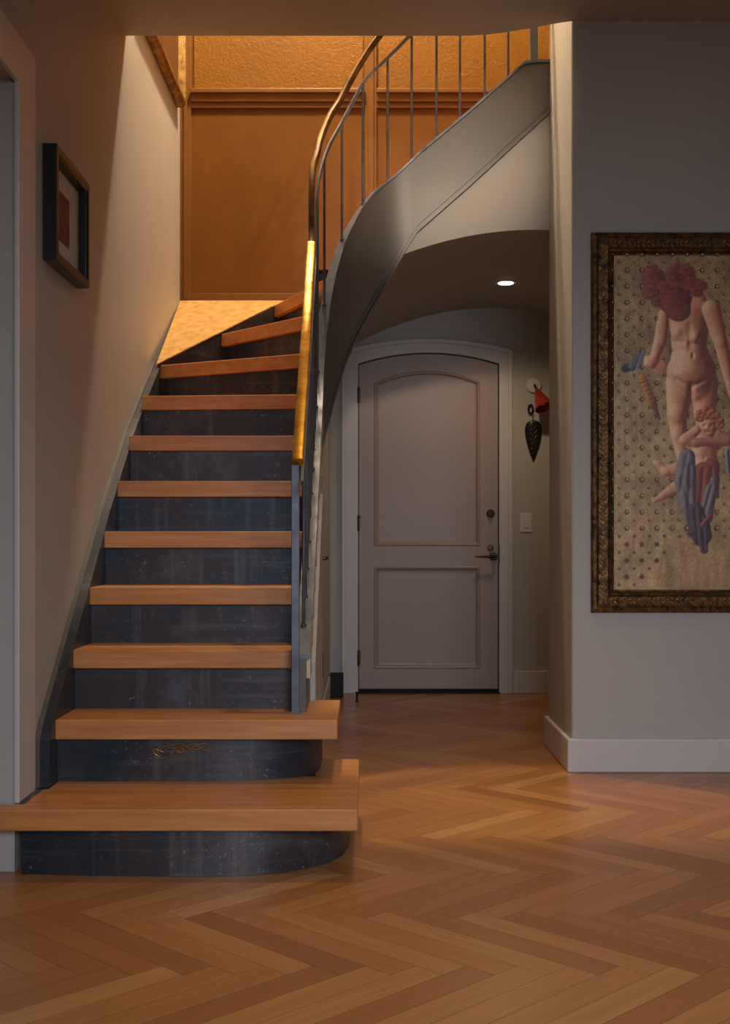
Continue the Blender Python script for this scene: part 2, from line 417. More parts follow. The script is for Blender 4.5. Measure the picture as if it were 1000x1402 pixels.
# hall left wall, under the stair, with a closet door
bm = BM()
prism(bm, [(4.255, 0), (5.0, 0), (5.0, 1.13), (4.255, .52)], -.20, -.172, 'x')
struct(obj('wall_under_stair', bm, M['wall']))
bm = BM()
prism(bm, [(5.95, 0), (DH+.05, 0), (DH+.05, 2.06), (5.75, 2.06), (5.75, 1.86), (5.42, 1.80), (5.20, 1.32), (5.0, 1.14), (5.0, 1.05), (5.9, 1.75), (5.95, 1.75)], HXL-.03, HXL, 'x')
struct(obj('wall_hall_left', bm, M['wall']))
cl = struct(bobj('door_2', M['door'], None, (HXL-.02, HXL-.004, 5.04, 5.93, .01, 1.70), (HXL-.02, -.185, 5.0, 5.035, 0, 1.10)))
c = Vector((-.200, 5.07, .865)); bm = BM()
box(bm, c.x-.004, c.x+.003, c.y-.012, c.y+.016, c.z-.05, c.z+.05)
tube(bm, [c, c+Vector((.035, 0, 0)), c+Vector((.042, .02, .002)), c+Vector((.042, .10, .006))], [.007, .007, .007, .005], 10)
obj('door_handle', bm, M['bronze'], cl, smooth=True)
bm = BM(); lathe(bm, [(0, -.05), (.008, -.05), (.008, .05), (0, .05)], (-.178, 5.02, .43), (0, 0, 1), 12); obj('hinge', bm, M['bronze'], cl, smooth=True)
struct(bobj('baseboard_hall_left', M['trim'], None, (HXL, HXL+.012, 5.96, 7.2, 0, .137), bevel=.003))

# ---- stairwell: copper panelled back wall, upper storey shell
bm = BM()
prism(bm, [(WL-.1, 2.23), (-.25, 2.23), (-.25, 2.40), (XR+.1, 2.40), (XR+.1, TOP), (WL-.1, TOP)], DB, DB+.1, 'y')
struct(obj('wall_stairwell', bm, M['copper']))
def P2(x): return (x-500)*DB/F
def Z2(y): return EYE + (HZ-y)*DB/F
bm = BM()
box(bm, WL, P2(262), DB-.012, DB, 2.231, TOP); box(bm, WL+.02, P2(257), DB-.020, DB-.012, 2.236, TOP)
box(bm, P2(500), P2(516), DB-.014, DB, 2.42, TOP); box(bm, P2(504), P2(512), DB-.022, DB-.014, 2.42, TOP)
box(bm, P2(262), -.25, DB-.012, DB, 2.232, Z2(402))
box(bm, P2(262), P2(500), DB-.024, DB, Z2(141), Z2(126)); box(bm, P2(516), XR, DB-.024, DB, Z2(141), Z2(126))
box(bm, P2(262), P2(500), DB-.038, DB, Z2(130), Z2(124)); box(bm, P2(516), XR, DB-.038, DB, Z2(130), Z2(124))
box(bm, P2(262), P2(500), DB-.014, DB, Z2(149), Z2(141)); box(bm, P2(516), XR, DB-.014, DB, Z2(149), Z2(141))
struct(obj('trim_3', bm, M['coppertrim'], bevel=.003))
bm = BM()
box(bm, P2(266), P2(497), DB-.006, DB, Z2(122), TOP-.1); box(bm, P2(519), XR-.05, DB-.006, DB, Z2(122), TOP-.1)
struct(obj('trim_4', bm, M['embossed']))
struct(bobj('ceiling_upper', M['wall'], None, (WL-.1, XR+.1, 1.9, DB+.1, TOP, TOP+.1)))
struct(bobj('wall_upper_front', M['wall'], None, (WL-.1, XR+.1, 1.8, 1.9, CEIL+.3, TOP)))

# gold leafed sloping ledge filling the corner beside the winders
A = (-.968, 5.69, 1.757); B = (-1.0, DB, 2.235); C3 = (-.235, DB, 2.235); T_ = (-.482, 6.30, 2.138)
bm = BM()
pts = [A, B, C3, T_]
tp = [bm.verts.new(p) for p in pts]; bt = [bm.verts.new((p[0], p[1], p[2]-.006)) for p in pts]
bm.faces.new((tp[0], tp[1], tp[3])); bm.faces.new((tp[1], tp[2], tp[3]))
bm.faces.new((bt[0], bt[3], bt[1])); bm.faces.new((bt[1], bt[3], bt[2]))
for k in range(4): bm.faces.new((tp[k], bt[k], bt[(k+1) % 4], tp[(k+1) % 4]))
struct(obj('trim_5', bm, M['gold']))

# ---------------------------------------------------------------- staircase
RISE = .195; TH = .061; XI = -.222; XO = -.957
CX, CY = .21, 5.18
def arcp(r, th): return (CX - r*math.cos(R(th)), CY + r*math.sin(R(th)))
inner = [(XI, y) for y in (3.0, 4.0, 5.0, 5.18)] + [arcp(.432, a) for a in range(3, 91, 3)] + [(x, CY+.432) for x in (.4, .6, .838)]
outer = [(XO, 3.0), (XO, 5.73), (-.706, 6.02), (-.466, 6.31), (-.20, 6.625), (.838, 6.625)]
class Path:
    def __init__(s, p):
        s.p = [Vector(q) for q in p]; s.a = [0]
        for a, b in zip(s.p, s.p[1:]): s.a.append(s.a[-1]+(b-a).length)
    def proj(s, q):
        q = Vector(q); best = (1e9, 0)
        for k, (a, b) in enumerate(zip(s.p, s.p[1:])):
            d = b-a; t = max(0, min(1, (q-a).dot(d)/d.length_squared)); e = (a+d*t-q).length
            if e < best[0]: best = (e, s.a[k]+t*d.length)
        return best[1]
    def at(s, u):
        for k in range(len(s.p)-1):
            if u <= s.a[k+1] or k == len(s.p)-2:
                t = (u-s.a[k])/(s.a[k+1]-s.a[k]); return s.p[k].lerp(s.p[k+1], max(0, min(1, t)))
    def sub(s, u0, u1):
        return [s.at(u0)] + [s.p[k] for k in range(len(s.p)) if u0+1e-4 < s.a[k] < u1-1e-4] + [s.at(u1)]
PI_, PO_ = Path(inner), Path(outer)
nos = {3: 4.015, 4: 4.255, 5: 4.495, 6: 4.736, 7: 4.976}
front = {k: ((XI, d), (XO, d)) for k, d in nos.items()}
front[8] = ((XI, 5.205), (XO, 5.265))
front[9] = (arcp(.432, 18), (XO, 5.72))
front[10] = (arcp(.432, 30), (-.706, 6.02))
front[11] = (arcp(.432, 43), (-.466, 6.31))
front[12] = (arcp(.432, 57), (-.20, 6.625))
front[13] = (arcp(.432, 74), (.06, 6.625))
front[14] = ((.31, CY+.432), (.31, 6.625))
front[15] = ((.525, CY+.432), (.525, 6.625))
front[16] = ((.735, CY+.432), (.735, 6.625))
front[17] = ((.838, CY+.432), (.838, 6.625))
par = {k: (PI_.proj(a), PO_.proj(b)) for k, (a, b) in front.items()}
stair = thing('staircase', (-.55, 3.6, 0), 'winding staircase with oak treads, dark patinated steel risers and curved grey stringer', 'staircase')
# tread 1 and 2 run past the stringer with their square ends
treads = {1: [(-1.22, 3.42), (-.020, 3.42), (-.020, 4.20), (-.16, 4.20), (-.16, 3.90), (XO, 3.90), (XO, 3.70), (-.972, 3.70), (-.972, 3.492), (-1.22, 3.492)],
          2: [(XO, 3.785), (-.085, 3.785), (-.085, 4.25), (-.20, 4.25), (-.20, 4.07), (XO, 4.07)]}
risers = {1: [(-.970, 3.475), (-.80, 3.458), (-.6, 3.448), (-.45, 3.447), (-.3, 3.462), (-.22, 3.492), (-.15, 3.54), (-.10, 3.60), (-.068, 3.67), (-.053, 3.76), (-.05, 3.86), (-.05, 4.18)],
          2: [(XO, 3.815), (-.7, 3.812), (-.5, 3.812), (-.38, 3.822), (-.28, 3.845), (-.21, 3.88), (-.172, 3.925), (-.152, 3.98), (-.147, 4.05), (-.147, 4.235)]}
def strip(bm, pts, th, z0, z1):
    """vertical plate along a plan polyline"""
    P = [Vector(p) for p in pts]; off = []
    for k in range(len(P)):
        t = (P[min(len(P)-1, k+1)]-P[max(0, k-1)]).normalized(); off.append(P[k] + Vector((-t.y, t.x))*th)
    prism(bm, [tuple(p) for p in P] + [tuple(p) for p in off[::-1]], z0, z1)
for i in range(1, 17):
    z = RISE*i
    if i in treads: poly = treads[i]
    else:
        (a0, b0), (a1, b1) = par[i], par[i+1]
        back_i = min(a1+.05, PI_.a[-1]); back_o = min(b1+.05, PO_.a[-1])
        poly = [tuple(p) for p in PI_.sub(a0, back_i)] + [tuple(p) for p in PO_.sub(b0, back_o)[::-1]]
    bm = BM(); prism(bm, poly, z-TH, z)
    t_ = obj('tread', bm, M['oak'], stair, bevel=.004)
    bm = BM()
    if i in risers: strip(bm, risers[i], .016, z-RISE+(.001 if i == 1 else 0), z-TH)
    else:
        a, b = par[i]
        p = PI_.at(a+.03); q = PO_.at(b+.03)
        strip(bm, [tuple(q), tuple(p)], .014, z-RISE, z-TH)
    r_ = obj('riser', bm, M['steel'], stair, smooth=i in risers)
    if i == 2:
        # gold wire squiggle fixed on the second riser
        bm = BM()
        D = 3.806
        def W(pl, r=.0016): tube(bm, [px(x, y, D) for x, y in pl], r, 6)
        W([(228, 1017), (236, 1020), (246, 1018), (254, 1021), (264, 1018), (274, 1019), (282, 1017)], .0022)
        W([(210, 1024), (211, 1031), (216, 1035), (214, 1029), (221, 1026), (216, 1022), (211, 1025), (224, 1030), (218, 1033)], .0024)
        W([(213, 1037), (222, 1038), (234, 1035), (244, 1031), (252, 1029), (262, 1026)])
        W([(222, 1022), (232, 1021), (238, 1025), (246, 1021), (252, 1026), (248, 1030), (241, 1028), (246, 1023), (258, 1020)], .002)
        W([(252, 1021), (260, 1025), (268, 1020), (276, 1024), (284, 1029), (293, 1031)], .0018)
        W([(262, 1026), (272, 1025), (282, 1019), (292, 1018)])
        W([(224, 1027), (236, 1029), (250, 1025)])
        obj('gold_wire_ornament', bm, M['gilt'], r_, smooth=True)['label'] = 'gold wire squiggle'
# wall stringer on the left and its diagonal continuation beside the winders
bm = BM()
nl = lambda d: .585 + .811*(d-4.015)
Lp = [(3.715, .197), (3.715, .375), (3.78, nl(3.78)+.045), (5.02, nl(5.02)+.045), (5.35, 1.60), (5.70, 1.79)]
prism(bm, [(3.715, .197), (3.715, .335), (3.76, nl(3.76)+.01), (4.6, nl(4.6)-.005), (5.10, 1.40), (5.40, 1.57), (5.75, 1.765), (5.75, 1.5), (5.1, 1.2), (4.2, .40), (4.0, .197)], WL+.001, XO+.001, 'x')
ws = obj('wall_stringer', bm, M['steel'], stair)
bm = BM()
diag = [(-.957, 5.73, 1.755), (-.706, 6.02, 1.935), (-.466, 6.31, 2.13), (-.20, 6.625, 2.30)]
rings = []
for x, y, zt in diag:
    n = Vector((-.765, .644, 0))*.028; p = Vector((x, y, 0))
    rings.append([Vector((p.x, p.y, zt+.012)), Vector((p.x, p.y, zt-.34)), Vector((p.x, p.y, zt-.34))+n, Vector((p.x, p.y, zt+.012))+n])
loft(bm, rings)
obj('wall_stringer', bm, M['steel'], stair)
bm = BM()
sweep(bm, [(WL+.008, 3.712, .197), (WL+.008, 3.712, .338), (WL+.008, 3.76, nl(3.76)+.013), (WL+.008, 4.6, nl(4.6)-.002), (WL+.008, 5.10, 1.404), (WL+.008, 5.40, 1.574), (WL+.008, 5.75, 1.77)], [(-.007, -.004), (.008, -.004), (.008, .005), (-.007, .005)])
obj('stringer_cap', bm, M['stringer'], stair)
# curved inner stringer
XS = -.19
plan = [((XS, y), nl(y)+.025, nl(y)-.225 if y > 4.3 else .391) for y in (3.955, 4.1, 4.25, 4.31, 4.5, 4.7, 4.9, 5.05)]
tab = [(0, 1.575, 1.31), (10, 1.72, 1.37), (20, 1.93, 1.455), (30, 2.10, 1.58), (40, 2.25, 1.715), (48, 2.34, 1.81), (55, 2.415, 1.89), (66, 2.51, 2.01), (80, 2.59, 2.18), (90, 2.655, 2.30)]
for th in range(0, 91, 5):
    p = arcp(.40, th)
    plan.append((p, float(np.interp(th, [q[0] for q in tab], [q[1] for q in tab])), float(np.interp(th, [q[0] for q in tab], [q[2] for q in tab]))))
for x, zt, zb_ in ((.24, 2.685, 2.345), (.36, 2.785, 2.45), (.48, 2.885, 2.555), (.60, 2.99, 2.665), (.725, 3.10, 2.78), (.78, 3.108, 2.83), (.84, 3.108, 2.885)):
    plan.append(((x, 5.58), zt, zb_))
def plate(bm, th, o0=0, top=lambda a, b: a, bot=lambda a, b: b, rng=None):
    rings = []; P = plan if rng is None else plan[rng[0]:rng[1]]
    for k, (p, zt, zb_) in enumerate(P):
        a = Vector(P[max(0, k-1)][0]); b = Vector(P[min(len(P)-1, k+1)][0]); t = (b-a).normalized(); n = Vector((-t.y, t.x))
        p0 = Vector(p)+n*o0; p1 = Vector(p)+n*(o0+th); T, Bt = top(zt, zb_), bot(zt, zb_)
        rings.append([(p0.x, p0.y, T), (p0.x, p0.y, Bt), (p1.x, p1.y, Bt), (p1.x, p1.y, T)])
    loft(bm, rings)
bm = BM(); plate(bm, .028); obj('curved_stringer', bm, M['stringer'], stair, smooth=True)
bm = BM(); plate(bm, .046, -.014, top=lambda a, b: a+.014, bot=lambda a, b: a+.001); obj('stringer_cap', bm, M['bluesteel'], stair, smooth=True)
bm = BM(); plate(bm, .018, -.014, top=lambda a, b: b+.014, bot=lambda a, b: b-.004, rng=(7, None))
plate(bm, .010, -.007, top=lambda a, b: b+.042, bot=lambda a, b: b+.026, rng=(7, None))
obj('stringer_bead', bm, M['stringer'], stair, smooth=True)
# worn stepped strip on the straight part; cream paints in light along the edge
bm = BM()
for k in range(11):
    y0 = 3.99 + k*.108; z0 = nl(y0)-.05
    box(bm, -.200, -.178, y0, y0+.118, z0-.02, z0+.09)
obj('lit_stepped_edge', bm, M['edge'], stair, bevel=.002)

# ---------------------------------------------------------------- railing
rail = thing('stair_railing', (-.222, 3.935, .39), 'stair railing with brass handrail, blue-grey posts and slim steel balusters', 'railing')
hr = [(-.215, 3.93, 1.195), (-.216, 4.2, 1.430), (-.217, 4.5, 1.690), (-.219, 4.8, 1.952), (-.220, 5.03, 2.155), (-.222, 5.09, 2.28), (-.223, 5.15, 2.43), (-.221, 5.20, 2.52)]
for th, z in ((8, 2.58), (16, 2.66), (24, 2.74), (32, 2.82), (40, 2.89), (48, 2.985), (56, 3.08), (64, 3.17), (72, 3.25), (81, 3.33), (90, 3.39)):
    p = arcp(.422, th); hr.append((p[0], p[1], z))
for x in (.3, .4, .5, .6, .725): hr.append((x, 5.602, 3.39+(x-.21)*.87))
prof = [(.019*c_, .014*s_) for c_, s_ in [(math.copysign(abs(math.cos(a))**.55, math.cos(a)), math.copysign(abs(math.sin(a))**.55, math.sin(a))) for a in [2*math.pi*k/16+.01 for k in range(16)]]]
def smooth_path(P, n=4):
    out = []
    for k in range(len(P)-1):
        p0, p1, p2, p3 = [Vector(P[max(0, min(len(P)-1, k+j))]) for j in (-1, 0, 1, 2)]
        for s in range(n):
            t = s/n; out.append(.5*((2*p1)+(p2-p0)*t+(2*p0-5*p1+4*p2-p3)*t*t+(3*p1-p0-3*p2+p3)*t**3))
    out.append(Vector(P[-1])); return out
hp = smooth_path(hr, 3)
bm = BM(); sweep(bm, hp[:13], prof); obj('handrail', bm, M['brass'], rail, smooth=True)['label'] = 'bright worn brass lower length of handrail'
bm = BM(); sweep(bm, hp[12:], [(a*.72, b) for a, b in prof]); obj('handrail', bm, M['oldbrass'], rail, smooth=True)
r2 = [(-.203, 3.95, 1.13), (-.204, 4.3, 1.42), (-.205, 4.7, 1.76), (-.205, 5.0, 2.03), (-.205, 5.12, 2.22)]
for th, z in ((2, 2.38), (10, 2.48), (18, 2.567), (28, 2.67), (40, 2.785), (50, 2.90), (60, 3.02), (72, 3.11), (82, 3.185), (90, 3.245)):
    p = arcp(.414, th); r2.append((p[0], p[1], z))
for x in (.3, .45, .6, .725): r2.append((x, 5.594, 3.245+(x-.21)*.87))
rp = smooth_path(r2, 3)
bm = BM(); sweep(bm, rp, [(-.005, -.007), (.005, -.007), (.005, .007), (-.005, .007)]); obj('lower_rail', bm, M['bluesteel'], rail, smooth=True)
bm = BM(); box(bm, -.236, -.210, 3.925, 3.945, .391, 1.185); box(bm, -.24, -.206, 3.92, 3.95, .390, .396)
obj('newel_post', bm, M['bluesteel'], rail, bevel=.002)
def z_on(path, x, y): return min(path, key=lambda p: (p[0]-x)**2+(p[1]-y)**2)[2]
def ztop_at(x, y):
    return min(plan, key=lambda q: (q[0][0]-x)**2+(q[0][1]-y)**2)[1]
fine = []
for (a, za, _), (b, zb2, _) in zip(plan, plan[1:]):
    for k in range(8): t = k/8; fine.append((a[0]+(b[0]-a[0])*t, a[1]+(b[1]-a[1])*t, za+(zb2-za)*t))
rfine = []
for a, b in zip(rp, rp[1:]):
    for k in range(6): rfine.append(a.lerp(b, k/6))
bpos = [(-.203, 4.06+.113*k) for k in range(10)] + [arcp(.414, th) for th in (5, 21, 41, 58)] + [(x, 5.594) for x in (.110, .213, .326, .433, .546, .653)]
bpos[14] = arcp(.414, 75)
for x, y in bpos:
    z0 = min(fine, key=lambda p: (p[0]-x)**2+(p[1]-y)**2)[2] + .006
    z1 = min(rfine, key=lambda p: (p[0]-x)**2+(p[1]-y)**2)[2]
    bm = BM(); tube(bm, [(x, y, z0), (x, y, z1)], .0058, 10)
    lathe(bm, [(0, 0), (.010, 0), (.010, .005), (.006, .008)], (x, y, z0+.004), (0, 0, 1), 12)
    obj('baluster', bm, M['slim'], rail, smooth=True)
bobj('post', M['bluesteel'], rail, (.753, .787, 5.585, 5.605, 3.115, 4.0))

# ---------------------------------------------------------------- small framed print, left wall
y0, y1, z0, z1 = 3.80, 4.25, 1.815, 2.175
pf = thing('picture_frame', (WL, (y0+y1)/2, (z0+z1)/2), 'small black framed print with pale mat on the grey left wall', 'picture')
def rect_frame_x(bm, y0, y1, z0, z1, w_, x0, x1):
    L = []
    for i, x in ((0, x0), (0, x1), (w_*.75, x1), (w_, x1-.006), (w_, x0)):
        L.append([(x, y0+i, z0+i), (x, y1-i, z0+i), (x, y1-i, z1-i), (x, y0+i, z1-i)])
    V = [[bm.verts.new(p) for p in l] for l in L]
    for a, b in zip(V, V[1:]+V[:1]):
        for k in range(4): bm.faces.new((a[k], a[(k+1) % 4], b[(k+1) % 4], b[k]))
bm = BM(); rect_frame_x(bm, y0, y1, z0, z1, .030, WL+.001, WL+.046); obj('frame', bm, M['black'], pf, bevel=.002)
bobj('mat', M['mat'], pf, (WL+.004, WL+.010, y0+.024, y1-.024, z0+.024, z1-.024))
bobj('print', M['print'], pf, (WL+.010, WL+.0115, y0+.15, y1-.15, z0+.10, z1-.10))
bobj('fillet', M['gilt'], pf, (WL+.0105, WL+.014, y1-.034, y1-.026, z0+.026, z1-.026), (WL+.0105, WL+.014, y0+.026, y1-.026, z1-.034, z1-.026))
# gilt framed painting high in the stairwell
y0, y1, z0, z1 = 5.35, 6.52, 3.235, 4.35
gp = thing('gilt_framed_painting', (WL, (y0+y1)/2, (z0+z1)/2), 'gilt framed painting hung high on the stairwell left wall beside the copper panelling', 'painting')
bm = BM()
L = []
for i, x in ((0, WL+.004), (0, WL+.035), (.012, WL+.048), (.028, WL+.050), (.040, WL+.030), (.062, WL+.036), (.072, WL+.020), (.08, WL+.020), (.08, WL+.004)):
    L.append([bm.verts.new(p) for p in ((x, y0+i, z0+i), (x, y1-i, z0+i), (x, y1-i, z1-i), (x, y0+i, z1-i))])
for a, b in zip(L, L[1:]+L[:1]):
    for k in range(4): bm.faces.new((a[k], a[(k+1) % 4], b[(k+1) % 4], b[k]))
obj('frame', bm, M['gilt'], gp)
bobj('canvas', M['oldpaint'], gp, (WL+.005, WL+.018, y0+.075, y1-.075, z0+.075, z1-.075))

# ---------------------------------------------------------------- the large painting on the right wall
def X1(x): return (x-500)*DW/F
def Z1(y): return EYE + (HZ-y)*DW/F
fx0, fx1, fz0, fz1 = X1(809), X1(1085), Z1(838), Z1(320)
big = thing('framed_painting', ((fx0+fx1)/2, DW, (fz0+fz1)/2), 'large painting of nude figure with red flower head in carved gilt frame, right wall', 'painting')
bm = BM(); L = []
for i, dd in ((0, .002), (0, .022), (.006, .030), (.018, .034), (.026, .026), (.030, .024), (.064, .030), (.070, .040), (.078, .034), (.086, .016), (.092, .014), (.092, .002)):
    L.append([bm.verts.new(p) for p in ((fx0+i, DW-dd, fz0+i), (fx1-i, DW-dd, fz0+i), (fx1-i, DW-dd, fz1-i), (fx0+i, DW-dd, fz1-i))])
for a, b in zip(L, L[1:]+L[:1]):
    for k in range(4): bm.faces.new((a[k], a[(k+1) % 4], b[(k+1) % 4], b[k]))
fr = obj('frame', bm, M['giltdark'], big)
# carved leaf scrolls running round the frame
bm = BM()
def blob(c, a, lx, lz, h):
    rings = []
    for k in range(4):
        f_ = math.cos(k/3*math.pi/2*.98); hh = math.sin(k/3*math.pi/2)*h
        rings.append([(c[0]+(math.cos(t)*lx*math.cos(a)-math.sin(t)*lz*math.sin(a))*f_, c[1]-hh, c[2]+(math.cos(t)*lx*math.sin(a)+math.sin(t)*lz*math.cos(a))*f_) for t in [2*math.pi*j/8 for j in range(8)]])
    loft(bm, rings)
mid = .047
def run(p, q, n):
    for k in range(n):
        t = (k+.5)/n; x = p[0]+(q[0]-p[0])*t; z = p[1]+(q[1]-p[1])*t; d = math.atan2(q[1]-p[1], q[0]-p[0])
        s = 1 if k % 2 else -1
        off = s*.007; nx, nz = -math.sin(d), math.cos(d)
        blob((x+nx*off, DW-.027, z+nz*off), d+s*.75, .0125, .0048, .012)
        blob((x-nx*off*1.1, DW-.027, z-nz*off*1.1), d-s*.5, .006, .004, .009)
run((fx0+mid, fz0+mid), (fx0+mid, fz1-mid), 72); run((fx1-mid, fz0+mid), (fx1-mid, fz1-mid), 72)
run((fx0+mid, fz0+mid), (fx1-mid, fz0+mid), 38); run((fx0+mid, fz1-mid), (fx1-mid, fz1-mid), 38)
obj('carving', bm, M['carve'], fr, smooth=True)
# the painted field, coloured point by point
def build_canvas():
    K = 964/220.0
    NX, NY = 250, 470
    xl, xr, yt, yb = 832.0, 1062.0, 340.0, 819.0
    px_ = np.linspace(xl, xr, NX); py_ = np.linspace(yt, yb, NY)
    PX, PY = np.meshgrid(px_, py_)
    U = (PX-780)*K; V = (PY-300)*K
    rs = np.random.RandomState(3)
    def nz(nx, ny):
        g = rs.rand(ny+2, nx+2); gx = np.linspace(0, nx, NX); gy = np.linspace(0, ny, NY)
        ix = gx.astype(int); iy = gy.astype(int); fx = gx-ix; fy = gy-iy
        fx = fx*fx*(3-2*fx); fy = fy*fy*(3-2*fy)
        a = g[np.ix_(iy, ix)]*(1-fx)+g[np.ix_(iy, ix+1)]*fx; b = g[np.ix_(iy+1, ix)]*(1-fx)+g[np.ix_(iy+1, ix+1)]*fx
        return a*(1-fy)[:, None]+b*fy[:, None]
    N = nz(8, 16)*.5+nz(24, 48)*.3+nz(70, 140)*.2
    N2 = nz(60, 20)*.5+nz(120, 240)*.5; N3 = nz(14, 26)
    c3 = lambda r, g, b: np.array([r, g, b], float)
    img = c3(118, 90, 54) + (c3(182, 150, 100)-c3(118, 90, 54))*np.clip((N*1.1+N2*.5-.3), 0, 1)[..., None]
    img = img*(1-.18*np.clip((U-900)/300, 0, 1))[..., None]
    st = lambda x: np.clip(x, 0, 1)
    def put(mask, col):
        nonlocal img
        img = img*(1-mask[..., None]) + col*mask[..., None]
    # dark stars on a staggered grid
    def star(u, v, r, dark):
        m = (np.abs(U-u) < r*1.6) & (np.abs(V-v) < r*1.6)
        du, dv = (U-u)/r, (V-v)/r
        ang = np.arctan2(dv, du); rad = np.hypot(du, dv); k = .62+.45*np.cos(3*ang)**2
        put(np.where(m, st((k-rad)*4)*dark, 0), c3(54, 34, 20))
    stars = []
    for r_ in range(22):
        for c_ in range(11):
            for o in (0, 1):
                u = 250+90*c_+45*o; v = 215+96.5*r_+48*o
                if v > 2230 or u > 1200: continue
                if v > 1950 and u > 430+(2230-v)*.6: continue
                star(u, v, 20 if o == 0 else 13, .9 if o == 0 else .8); stars.append((u, v, o))
    blocked = np.zeros_like(U)
    def cap(p, q, r0, r1, lit, shd, soft=5, sh=1.0, ang=(-.75, -.25), line=True):
        """painted limb: tapered capsule whose tone turns from lit to shaded side"""
        nonlocal blocked
        p = np.array(p, float); q = np.array(q, float); d = q-p; L2 = max(1e-6, d@d)
        t = st(((U-p[0])*d[0]+(V-p[1])*d[1])/L2); r = r0+(r1-r0)*t
        cx = U-(p[0]+t*d[0]); cy = V-(p[1]+t*d[1]); dist = np.hypot(cx, cy)
        m = st((r-dist)/soft+.5)
        s = st(.5 - .62*sh*((cx*ang[0]+cy*ang[1])/np.maximum(r, 1)) + (N3-.5)*.35)
        s = s*s*(3-2*s)
        e = st((dist/np.maximum(r, 1)-.82)/.18)*.25
        col = (lit*(1-s[..., None])+shd*s[..., None])*(1-e[..., None])
        put(m, col); blocked = np.maximum(blocked, m)
    SL, SD = c3(222, 176, 138), c3(122, 62, 34)
    RL, RD = c3(152, 58, 44), c3(84, 26, 20)
    def blur(a, n):
        for _ in range(n):
            p_ = np.pad(a, 1, 'edge')
            a = (p_[1:-1, 1:-1]*4+(p_[:-2, 1:-1]+p_[2:, 1:-1]+p_[1:-1, :-2]+p_[1:-1, 2:])*2+p_[:-2, :-2]+p_[2:, 2:]+p_[:-2, 2:]+p_[2:, :-2])/16
        return a
    stepu = (U[0, -1]-U[0, 0])/(NX-1); stepv = (V[-1, 0]-V[0, 0])/(NY-1)
    def body(caps, lit, mid_, shd, extra=(), cuts=(), nb=5, L=(-.66, -.34, .50), soft=6, flat=.8):
        """one smooth painted form: a relief built from merged limbs and lit from the upper left"""
        nonlocal blocked
        Hh = np.zeros_like(U); m = np.zeros_like(U)
        for p, q, r0, r1 in caps:
            p = np.array(p, float); q = np.array(q, float); d = q-p; L2 = max(1e-6, d@d)
            t_ = st(((U-p[0])*d[0]+(V-p[1])*d[1])/L2); r = r0+(r1-r0)*t_
            dist = np.hypot(U-(p[0]+t_*d[0]), V-(p[1]+t_*d[1]))
            Hh = (Hh**3 + (flat*np.sqrt(np.maximum(0, r*r-dist*dist)))**3)**(1/3)
            m = np.maximum(m, st((r-dist)/soft+.5))
        Hh = blur(Hh, nb)
        for (u, v, ru, rv, hgt) in extra: Hh = Hh + hgt*np.exp(-(((U-u)/ru)**2+((V-v)/rv)**2)*1.6)
        for (p, q, wd_, dep) in cuts:
            p = np.array(p, float); q = np.array(q, float); d = q-p; t_ = st(((U-p[0])*d[0]+(V-p[1])*d[1])/(d@d))
            dist = np.hypot(U-(p[0]+t_*d[0]), V-(p[1]+t_*d[1])); Hh = Hh - dep*np.exp(-(dist/wd_)**2)
        gy, gx = np.gradient(blur(Hh, 2), stepv, stepu)
        n_ = np.sqrt(gx*gx+gy*gy+1); lam = (-gx*L[0]-gy*L[1]+L[2])/n_
        s_ = st((lam+.05)/.95) + (N3-.5)*.08 + (N2-.5)*.05; s_ = st(s_)[..., None]
        col = np.where(s_ > .5, mid_+(lit-mid_)*(s_-.5)*2, shd+(mid_-shd)*s_*2)
        put(m, col); blocked = np.maximum(blocked, m)
    SM = c3(186, 124, 84)
    body([((728, 930), (728, 985), 150, 120), ((728, 905), (716, 780), 142, 104), ((714, 780), (716, 640), 104, 118), ((610, 600), (820, 548), 44, 60), ((650, 560), (760, 500), 70, 60),
          ((660, 985), (642, 1170), 88, 62), ((642, 1170), (650, 1290), 60, 50), ((650, 1290), (676, 1440), 50, 34),
          ((805, 985), (806, 1180), 84, 64), ((806, 1180), (812, 1400), 58, 42)],
         SL*1.06, SM, SD*.9, extra=((632, 690, 44, 42, 30), (760, 706, 46, 44, 32), (728, 850, 90, 70, 16)),
         cuts=(((736, 816), (736, 834), 8, 16), ((728, 1000), (724, 1320), 13, 46), ((640, 962), (728, 1010), 12, 12), ((820, 962), (728, 1010), 12, 12), ((716, 640), (722, 780), 16, 9), ((590, 735), (676, 742), 14, 10), ((718, 752), (806, 748), 14, 11)))
    body([((846, 548), (902, 740), 58, 42), ((902, 740), (960, 1000), 42, 27), ((960, 1000), (985, 1075), 28, 26)], SL*1.04, SM, SD, nb=4)
    body([((562, 575), (540, 740), 34, 40), ((540, 740), (508, 822), 40, 28), ((508, 830), (482, 866), 30, 36), ((494, 850), (560, 862), 15, 10), ((492, 868), (566, 884), 14, 9), ((492, 884), (556, 904), 13, 9), ((490, 898), (540, 920), 12, 8), ((462, 836), (450, 880), 17, 11)], SL*1.06, SM, SD, nb=2)
    # head hidden in a dark red bloom, with roses
    cap((640, 500), (650, 540), 96, 70, c3(138, 62, 42), c3(90, 40, 28), 14)
